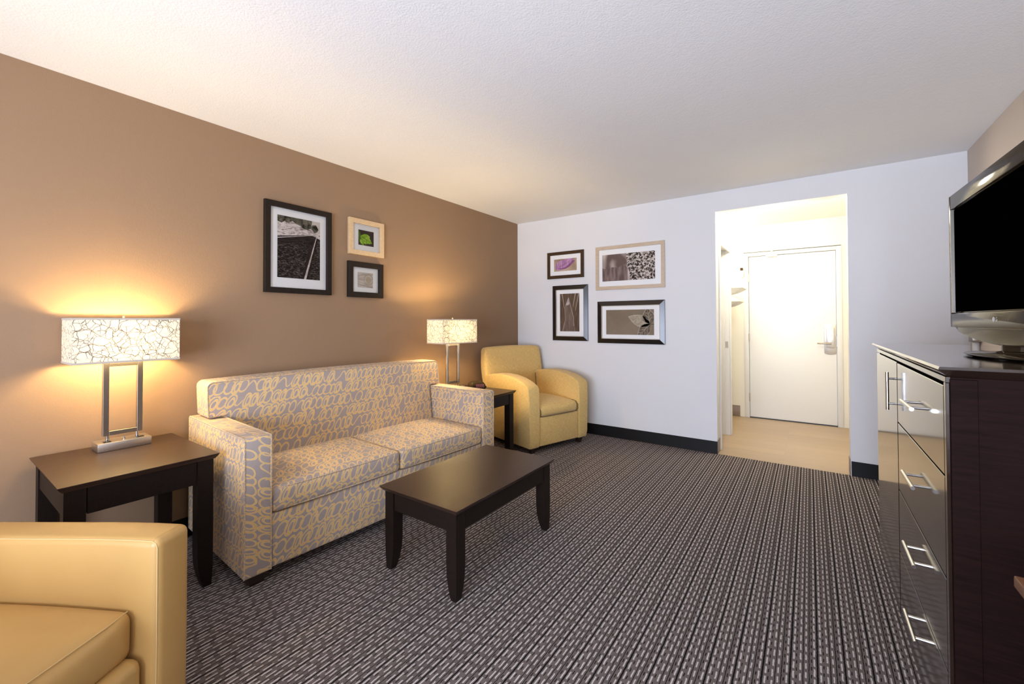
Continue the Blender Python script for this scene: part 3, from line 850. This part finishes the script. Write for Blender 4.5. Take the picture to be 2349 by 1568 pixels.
# ------------------------------------------------------------------ lamps
def lamp(label, x, y, rz, power):
    T = thing('table_lamp', label, 'lamp', (x, y, TZ), rz, 'lamps on the end tables')
    b = MB(); b.box((-.055, -.101, 0), (.055, .101, .040), .003, 2); ba = b.build('base', M['steel_satin'], T, 'satin metal base')
    for s in (-1, 1):
        b = MB(); b.box((.012, s * .062 - .014, .0395), (.034, s * .062 + .014, .0425), .0008); b.build('outlet', M['black_plastic'], ba, 'small dark outlet')
    b = MB(); b.lathe([(.008, .04), (.008, .044), (.004, .046), (.004, .056), (.0055, .058), (0, .06)], 12, M=Matrix.Translation((.028, 0, 0))); b.build('switch', M['chrome'], ba)
    for s in (-1, 1):
        b = MB(); b.tube([(0, s * .056, .040), (0, s * .056, .068)], .0075, seg=12); b.build('post', M['chrome'], T)
    b = MB()
    z0, z1, yo, t = .066, .425, .075, .022
    b.box((-.012, -yo, z0), (.012, -yo + t, z1), .0015, 1); b.box((-.012, yo - t, z0), (.012, yo, z1), .0015, 1)
    b.box((-.012, -yo + t, z0), (.012, yo - t, z0 + t), .0015, 1); b.box((-.012, -yo + t, z1 - t), (.012, yo - t, z1), .0015, 1)
    b.build('frame', M['steel'], T, 'brushed metal open frame')
    b = MB(); b.tube([(0, 0, z1), (0, 0, z1 + .06)], .012, seg=12); b.build('socket', M['steel'], T)
    # shade
    sx, sy, s0, s1, th = .110, .199, .427, .641, .0015
    b = MB()
    for lo, hi in (((sx - th, -sy, s0), (sx, sy, s1)), ((-sx, -sy, s0), (-sx + th, sy, s1)), ((-sx + th, -sy, s0), (sx - th, -sy + th, s1)), ((-sx + th, sy - th, s0), (sx - th, sy, s1))):
        b.box(lo, hi)
    shd = b.build('lamp_shade', M['shade'], T, 'cream crackle-pattern rectangular shade')
    b = MB()
    for z in (s0, s1 - .009):
        e = .0012
        for lo, hi in (((sx, -sy - e, z), (sx + e, sy + e, z + .009)), ((-sx - e, -sy - e, z), (-sx, sy + e, z + .009)), ((-sx, -sy - e, z), (sx, -sy, z + .009)), ((-sx, sy, z), (sx, sy + e, z + .009))):
            b.box(lo, hi)
    b.build('trim', M['shade_trim'], shd)
    b = MB()
    for z in (s1 - .006,):
        b.tube([(-sx + .002, 0, z), (0, 0, z - .001), (sx - .002, 0, z)], .002, seg=6); b.tube([(0, -sy + .002, z), (0, 0, z - .001), (0, sy - .002, z)], .002, seg=6)
    b.tube([(0, 0, s1 - .01), (0, 0, s1 + .012)], .005, seg=8)
    b.build('spider', M['steel'], shd)
    for yy in (-.055, .055):
        l = bpy.data.lights.new('bulb_light', 'POINT'); l.energy = power / 2; l.color = (1, .75, .37); l.shadow_soft_size = .028
        lo = bpy.data.objects.new('bulb_light', l); COL.objects.link(lo); lo.parent = T; lo.location = (0, yy, .528)
    return T
lamp('lit lamp on the near end table, left of the sofa', .13, -3.707, 0.0, 21)
lamp('lit lamp on the far end table, beside the fabric armchair', .32, -1.515, -.11, 21)

# clock radio
ck = thing('clock_radio', 'small black clock radio on the far end table by the lamp', 'clock', (.495, -1.385, TZ), -.4)
ck.scale = (.84, .84, .96)
b = MB()
def cf(co): return (co.x - .25 * max(0, co.z - .02), co.y, co.z * (1 - .25 * (abs(co.y) / .095) ** 3))
b.rbox((-.06, -.092, .004), (.06, .092, .086), .034, 12, fn=cf); cb = b.build('case', M['piano'], ck)
b = MB(); b.box((.0, -.05, .0), (.004, .05, .034), .002, M=Matrix.Translation((.056, .012, .030)) @ Matrix.Rotation(-.25, 4, 'Y')); b.build('display', M['display'], ck, 'dull red display')
b = MB(); b.box((-.05, -.08, 0), (.05, .08, .006)); b.build('foot', M['black_plastic'], ck)
b = MB(); b.lathe([(0, 0), (.011, 0), (.011, .006), (0, .008)], 14, M=Matrix.Translation((.052, .074, .034)) @ Matrix.Rotation(PI / 2, 4, 'Y')); b.build('knob', M['black_plastic'], ck)

# ------------------------------------------------------------------ fabric armchair in the corner
ang = math.atan2(-.297, .955)
ch = thing('armchair', 'gold tweed armchair with arched arms in the corner by the white wall', 'armchair', (.583, -.565, 0), ang)
prof = [(.385, .055), (.400, .12), (.398, .45), (.390, .600), (.372, .628), (.30, .662), (.20, .690), (.08, .708), (-.06, .712), (-.18, .702), (-.27, .684), (-.29, .66), (-.29, .055)]
for s in (-1, 1):
    def fl(co, s=s):
        k = (co.z - .06) / .6
        y = co.y
        if abs(y) > .33: y += s * .020 * k
        return (co.x, y, co.z)
    b = MB(); b.prism(prof, s * .262, s * .380, 'y', bev=.011, seg=3, fn=fl); arm = b.build('arm', M['gold_fabric'], ch, smooth=.55)
b = MB(); b.box((-.30, -.260, .06), (.385, .260, .335), .012, 3); b.build('base', M['gold_fabric'], ch)
b = MB(); b.rbox((-.24, -.256, .325), (.392, .256, .440), .045, 14, .045, .014, 0); cu = b.build('seat_cushion', M['gold_fabric'], ch)
b = MB()
xa = .386
b.tube([(.30, -.2565, .435), (xa - .03, -.2560, .425), (xa, -.248, .40), (xa + .004, -.248, .365), (xa - .004, -.240, .336)] + [(xa + .006 * math.sin(PI * k / 6), -.240 + .08 * k, .333 + .004 * math.sin(PI * k / 6)) for k in range(1, 6)] + [(xa - .004, .240, .336), (xa + .004, .248, .365), (xa, .248, .40), (xa - .03, .2560, .425), (.30, .2565, .435)], .0035, seg=6)
b.build('welt', M['dark_welt'], cu, 'dark welt')
def bk(co):
    z = co.z
    lean = -max(0, z - .35) * .13
    wide = 1 + .04 * math.sin(max(0, min(1, (z - .55) / .35)) * PI)
    return (co.x + lean + .03 * (co.y / .37) ** 2 * (z > .3), co.y * wide, z)
b = MB(); b.rbox((-.405, -.384, .06), (-.278, .384, .955), .045, 14, .012, .015, 0, fn=bk); bkr = b.build('backrest', M['gold_fabric'], ch)
for s in (-1, 1):
    b = MB(); b.tube([(-.276, s * .2592, .655), (-.268, s * .2585, .60), (-.25, s * .258, .44)], .0045, seg=6); b.build('welt', M['dark_welt'], bkr, 'dark welt')
for sx in (-1, 1):
    for sy in (-1, 1):
        x, y = (.335 if sx > 0 else -.34), sy * .315
        b = MB(); b.hexa([(x - .02, y - .02, 0), (x + .02, y - .02, 0), (x + .02, y + .02, 0), (x - .02, y + .02, 0), (x - .03, y - .03, .07), (x + .03, y - .03, .07), (x + .03, y + .03, .07), (x - .03, y + .03, .07)], .003)
        b.build('foot', M['foot'], ch, 'dark wooden foot')

# ------------------------------------------------------------------ leather armchair in the foreground
an = math.atan2(.51, .86)
lc = thing('armchair', 'smooth tan leather armchair in the near left corner', 'armchair', (1.25, -4.361, 0), an)
for s in (-1, 1):
    at = lambda x: .606 + .026 * (x + .4) / .8 - .007 * max(0.0, (x - .1) / .3) ** 3
    prof = [(.397, .06), (.400, .30), (.400, at(.40))] + [(.38 - .076 * k, at(.38 - .076 * k)) for k in range(11)] + [(-.38, .06)]
    b = MB(); b.prism(prof, s * .272, s * .385, 'y', bev=.022, seg=4); arm = b.build('arm', M['leather'], lc, smooth=.9)
    b = MB()
    yi, xi = s * .2784, .3936
    b.tube([(xi - .003, yi, .08), (xi, yi, .30), (xi, yi, at(.4) - .024), (xi - .004, yi, at(.4) - .012), (xi - .014, yi, at(.39) - .0066)] + [(.36 - .07 * k, yi, at(.36 - .07 * k) - .0064) for k in range(10)], .0015, seg=6)
    b.build('stitching', M['thread'], arm, 'pale stitched seam')
b = MB(); b.box((-.30, -.268, .06), (.372, .268, .315), .03, 4); b.build('base', M['leather'], lc)
b = MB(); b.rbox((-.22, -.270, .305), (.338, .270, .440), .030, 16, .05, .02, 0); cu = b.build('seat_cushion', M['leather'], lc)
b = MB()
b.tube([(.322, -.262, .433)] + [(.330 + .006 * math.sin(PI * k / 8), -.262 + .524 * k / 8, .434 + .004 * math.sin(PI * k / 8)) for k in range(1, 8)] + [(.322, .262, .433)], .0016, seg=5)
b.build('seam', M['thread'], cu, 'raised seam')
b = MB(); b.rbox((-.40, -.37, .06), (-.24, .37, .86), .05, 10, .02, .02, 0, fn=lambda c: (c.x - max(0, c.z - .35) * .12, c.y, c.z)); b.build('backrest', M['leather'], lc)
for sx in (-1, 1):
    for sy in (-1, 1):
        x, y = sx * .33, sy * .32
        b = MB(); b.hexa([(x - .022, y - .022, 0), (x + .022, y - .022, 0), (x + .022, y + .022, 0), (x - .022, y + .022, 0), (x - .03, y - .03, .065), (x + .03, y - .03, .065), (x + .03, y + .03, .065), (x - .03, y + .03, .065)], .003)
        b.build('foot', M['foot'], lc)

# ------------------------------------------------------------------ cabinet
CX0, CX1, CY0, CY1 = 3.245, 3.862, -2.775, -1.405
cab = thing('cabinet', 'tall dark wood cabinet with drawers and door under the television', 'cabinet', ((CX0 + CX1) / 2, (CY0 + CY1) / 2, 0))
ox, oy = (CX0 + CX1) / 2, (CY0 + CY1) / 2
L_ = lambda x, y, z: (x - ox, y - oy, z)
b = MB()
b.box(L_(CX0, CY0, .0), L_(CX1, CY0 + .02, 1.086), .002, 1); b.box(L_(CX0 + .004, CY1 - .02, .0), L_(CX1, CY1, 1.086), .002, 1)
b.box(L_(CX1 - .012, CY0 + .02, .05), L_(CX1, CY1 - .02, 1.086)); b.box(L_(CX0 + .03, CY0 + .02, .05), L_(CX1 - .012, CY1 - .02, .07))
b.box(L_(CX0 + .025, CY0 + .02, .0), L_(CX0 + .04, CY1 - .02, .05))
b.box(L_(CX0, CY0 - .004, 0.0), L_(CX0 + .05, CY0 + .001, 1.08), .001, 1)
b.build('body', M['cab_side'], cab)
b = MB(); b.box(L_(CX0 + .02, CY0 + .02, .07), L_(CX0 + .028, CY1 - .02, 1.068)); b.build('inner_panel', M['gap_black'], cab, 'black shadow gap behind the fronts')
b = MB()
t0, t1 = 1.086, 1.113
x0, x1, y0, y1 = CX0 - .026, CX1 + .004, CY0 - .028, CY1 + .018
b.hexa([L_(x0 + .022, y0 + .022, t0), L_(x1, y0 + .022, t0), L_(x1, y1 - .012, t0), L_(x0 + .022, y1 - .012, t0)] + [L_(x0, y0, t1 - .007), L_(x1, y0, t1 - .007), L_(x1, y1, t1 - .007), L_(x0, y1, t1 - .007)], .001, 1)
b.hexa([L_(x0, y0, t1 - .007), L_(x1, y0, t1 - .007), L_(x1, y1, t1 - .007), L_(x0, y1, t1 - .007)] + [L_(x0 + .003, y0 + .003, t1), L_(x1, y0 + .003, t1), L_(x1, y1 - .003, t1), L_(x0 + .003, y1 - .003, t1)])
b.build('top', M['cab_front'], cab)
FX = 3.237
b = MB(); b.box(L_(FX, CY0 + .001, 1.0705), L_(FX + .02, CY1 - .003, 1.0855), .0008, 1); b.build('front_rail', M['cab_front'], cab)
b = MB(); b.box(L_(FX, CY0 + .001, .03), L_(FX + .0075, CY0 + .019, 1.0695), .0008, 1); b.build('front_stile', M['cab_front'], cab)
b = MB(); b.box(L_(FX, -2.020, .052), L_(FX + .018, CY1 - .003, 1.063), .0012, 1); dr = b.build('door', M['cab_front'], cab)
def barpull(p0, p1, off, parent):
    p0 = Vector(p0); p1 = Vector(p1); d = (p1 - p0)
    b = MB(); b.tube([p0, p0.lerp(p1, .5), p1], .006, seg=14)
    for k in (.17, .83):
        q = p0 + d * k; b.tube([q, q + Vector((off, 0, 0))], .0042, seg=10)
    b.build('handle', M['chrome'], parent, 'chrome bar handle')
BX = 3.211
barpull(L_(BX, -1.985, .862), L_(BX, -1.985, 1.018), FX - BX + .001, dr)
zz = [1.063, .822, .553, .308, .052]
hz = [.951, .702, .455, .218]
for i in range(4):
    b = MB(); b.box(L_(FX, CY0 + .024, zz[i + 1] + .003), L_(FX + .018, -2.034, zz[i] - .003), .0012, 1)
    d = b.build('drawer', M['cab_front'], cab)
    barpull(L_(BX, -2.499, hz[i]), L_(BX, -2.313, hz[i]), FX - BX + .001, d)

# ------------------------------------------------------------------ television
tv = thing('television', 'flat screen television on the dark cabinet, screen off', 'television', (3.449, -2.332, 1.113), math.radians(2.0))
HWd = .455
b = MB()
def tvprof(chin):
    pts = [(-HWd, .625), (-HWd, .09)]
    for k in range(1, 20):
        t = k / 20; y = -HWd + 2 * HWd * t
        pts.append((y, .085 - .048 * math.sin(PI * t) ** .7))
    pts += [(HWd, .09), (HWd, .625)]
    return pts
b.prism(tvprof(0), 0.0, .06, 'x', bev=.006, seg=2)
b.rbox((.05, -.34, .12), (.105, .34, .58), .03, 6)
sh_ = b.build('shell', M['piano'], tv, 'gloss black shell', smooth=.5)
b = MB()
# raised bezel: sides, top and chin in front of the screen
b.box((-.012, -HWd + .002, .102), (.002, -HWd + .022, .623), .003); b.box((-.012, HWd - .022, .102), (.002, HWd - .002, .623), .003)
b.box((-.012, -HWd + .022, .566), (.002, HWd - .022, .623), .003)
pts = [(-HWd + .002, .1475), (-HWd + .002, .092)]
for k in range(1, 20):
    t = k / 20; pts.append((-HWd + 2 * HWd * t, .092 - .002 * math.sin(PI * t)))
pts += [(HWd - .002, .092), (HWd - .002, .1475)]
b.prism(pts, -.012, .002, 'x', bev=.003, seg=2)
b.build('bezel', M['piano'], tv, 'gloss black bezel', smooth=.5)
b = MB(); b.box((-.003, -HWd + .030, .152), (.001, HWd - .030, .562)); b.build('screen', M['screen'], tv, 'black screen')
for y in (-HWd + .025, HWd - .028):
    b = MB(); b.box((-.0135, y, .15), (-.001, y + .0035, .565)); b.build('screen_rim', M['steel'], tv, 'thin silver rim')
b = MB(); b.tube([(.045, 0, .012), (.045, 0, .10)], .045, seg=24); b.lathe([(.06, .012), (.06, .018), (.045, .022)], 24, M=Matrix.Translation((.045, 0, 0))); b.build('neck', M['piano'], tv)
b = MB(); b.lathe([(0, .003), (.95, .003), (1.0, .007), (.97, .010), (.3, .017), (0, .018)], 48, sx=.13, sy=.245, M=Matrix.Translation((.055, 0, 0))); b.build('stand_base', M['piano'], tv, 'oval gloss black stand base')
for a in (.6, 1.9, 2.6, 3.7, 4.4, 5.7):
    b = MB(); b.lathe([(0, 0), (.010, 0), (.010, .004), (0, .004)], 10, M=Matrix.Translation((.055 + .10 * math.cos(a), .2 * math.sin(a), 0))); b.build('pad', M['black_plastic'], tv)
# maker's mark on the chin: a round dot badge and two letters
b = MB(); b.lathe([(0, 0), (.008, 0), (.008, .0006), (0, .0006)], 20, M=Matrix.Translation((-.0118, .021, .122)) @ Matrix.Rotation(-PI / 2, 4, 'Y'))
cu_ = bpy.data.curves.new('mark', 'FONT'); cu_.body = 'LG'; cu_.size = .019; cu_.align_x = 'LEFT'; cu_.align_y = 'CENTER'
to = bpy.data.objects.new('mark_text', cu_); COL.objects.link(to)
bpy.context.view_layer.update()
me = bpy.data.meshes.new_from_object(to.evaluated_get(bpy.context.evaluated_depsgraph_get()))
bpy.data.objects.remove(to); bpy.data.curves.remove(cu_)
bb = bmesh.new(); bb.from_mesh(me); bpy.data.meshes.remove(me)
# text lies in xy facing +z: turn it to face -x, reading towards -y
RM = Matrix(((0, 0, -1, 0), (-1, 0, 0, 0), (0, 1, 0, 0), (0, 0, 0, 1)))
b.merge(bb, 0, 0, Matrix.Translation((-.0126, .010, .122)) @ RM)
b.build('maker_mark', M['grey_ink'], tv, 'grey maker mark', smooth=0)

# desk whose corner shows at the right edge
dk = thing('desk', 'brown topped desk at the right edge, beside the cabinet', 'desk', (3.56, -3.72, 0))
b = MB(); b.box((-.30, -.60, .728), (.31, .60, .75), .003); b.build('desk_top', M['desk'], dk)
for sx in (-1, 1):
    for sy in (-1, 1):
        b = MB(); b.box((sx * .25 - .025, sy * .55 - .025, 0), (sx * .25 + .025, sy * .55 + .025, .728), .003); b.build('leg', M['espresso'], dk)

# ------------------------------------------------------------------ light
def area(name, loc, rot, sx, sy, power, col, spread=PI):
    l = bpy.data.lights.new(name, 'AREA'); l.shape = 'RECTANGLE'; l.size = sx; l.size_y = sy; l.energy = power; l.color = col
    l.spread = spread
    o = bpy.data.objects.new(name, l); COL.objects.link(o); o.location = loc; o.rotation_euler = rot
    return o
# daylight: sky light at the window; an unseen upward fill, like ground bounce, is added to brighten the ceiling
area('sky_daylight', ((WX0 + WX1) / 2, YR - .16, (WZ0 + WZ1) / 2), (PI / 2, 0, 0), WX1 - WX0, WZ1 - WZ0, 215, (.70, .79, 1.0))
area('ground_bounce_fill', ((WX0 + WX1) / 2, YR - 3.0, -.45), (math.radians(118), 0, 0), 5.0, 2.4, 140, (.90, .97, 1.0))
l = bpy.data.lights.new('hall_light', 'POINT'); l.energy = 27; l.color = (1, .92, .74); l.shadow_soft_size = .12
o = bpy.data.objects.new('hall_light', l); COL.objects.link(o); o.location = (2.72, .30, H - .20)
l = bpy.data.lights.new('alcove_fill', 'POINT'); l.energy = 16; l.color = (1, .91, .70); l.shadow_soft_size = .1  # unseen fill lamp added in the alcove to even the light on the door
o = bpy.data.objects.new('alcove_fill', l); COL.objects.link(o); o.location = (1.75, 1.45, H - .14)

wd = bpy.data.worlds.new('World'); S.world = wd; wd.use_nodes = True
bg = wd.node_tree.nodes['Background']; bg.inputs[0].default_value = (.75, .85, 1, 1); bg.inputs[1].default_value = .6

# ------------------------------------------------------------------ camera
f_px, ppy = 971.38, 724.1
yaw, pit, rol = -.6120, .0137, -.0032
Fv = Vector((math.sin(yaw) * math.cos(pit), math.cos(yaw) * math.cos(pit), math.sin(pit)))
Rv = Vector((math.cos(yaw), -math.sin(yaw), 0)); Uv = Rv.cross(Fv)
R2 = Rv * math.cos(rol) + Uv * math.sin(rol); U2 = -Rv * math.sin(rol) + Uv * math.cos(rol)
cd = bpy.data.cameras.new('camera'); cam = bpy.data.objects.new('camera', cd); COL.objects.link(cam)
cam.matrix_world = Matrix(((R2.x, U2.x, -Fv.x, 2.9487), (R2.y, U2.y, -Fv.y, -4.3272), (R2.z, U2.z, -Fv.z, 1.2324), (0, 0, 0, 1)))
cd.sensor_fit = 'HORIZONTAL'; cd.sensor_width = 36; cd.lens = 36 * f_px / 2349
cd.shift_y = (ppy - 784) / 2349
cd.clip_start = .02
S.camera = cam
S.view_settings.view_transform = 'Standard'; S.view_settings.look = 'None'; S.view_settings.gamma = 1; S.view_settings.use_curve_mapping = False
S.view_settings.exposure = 0.32
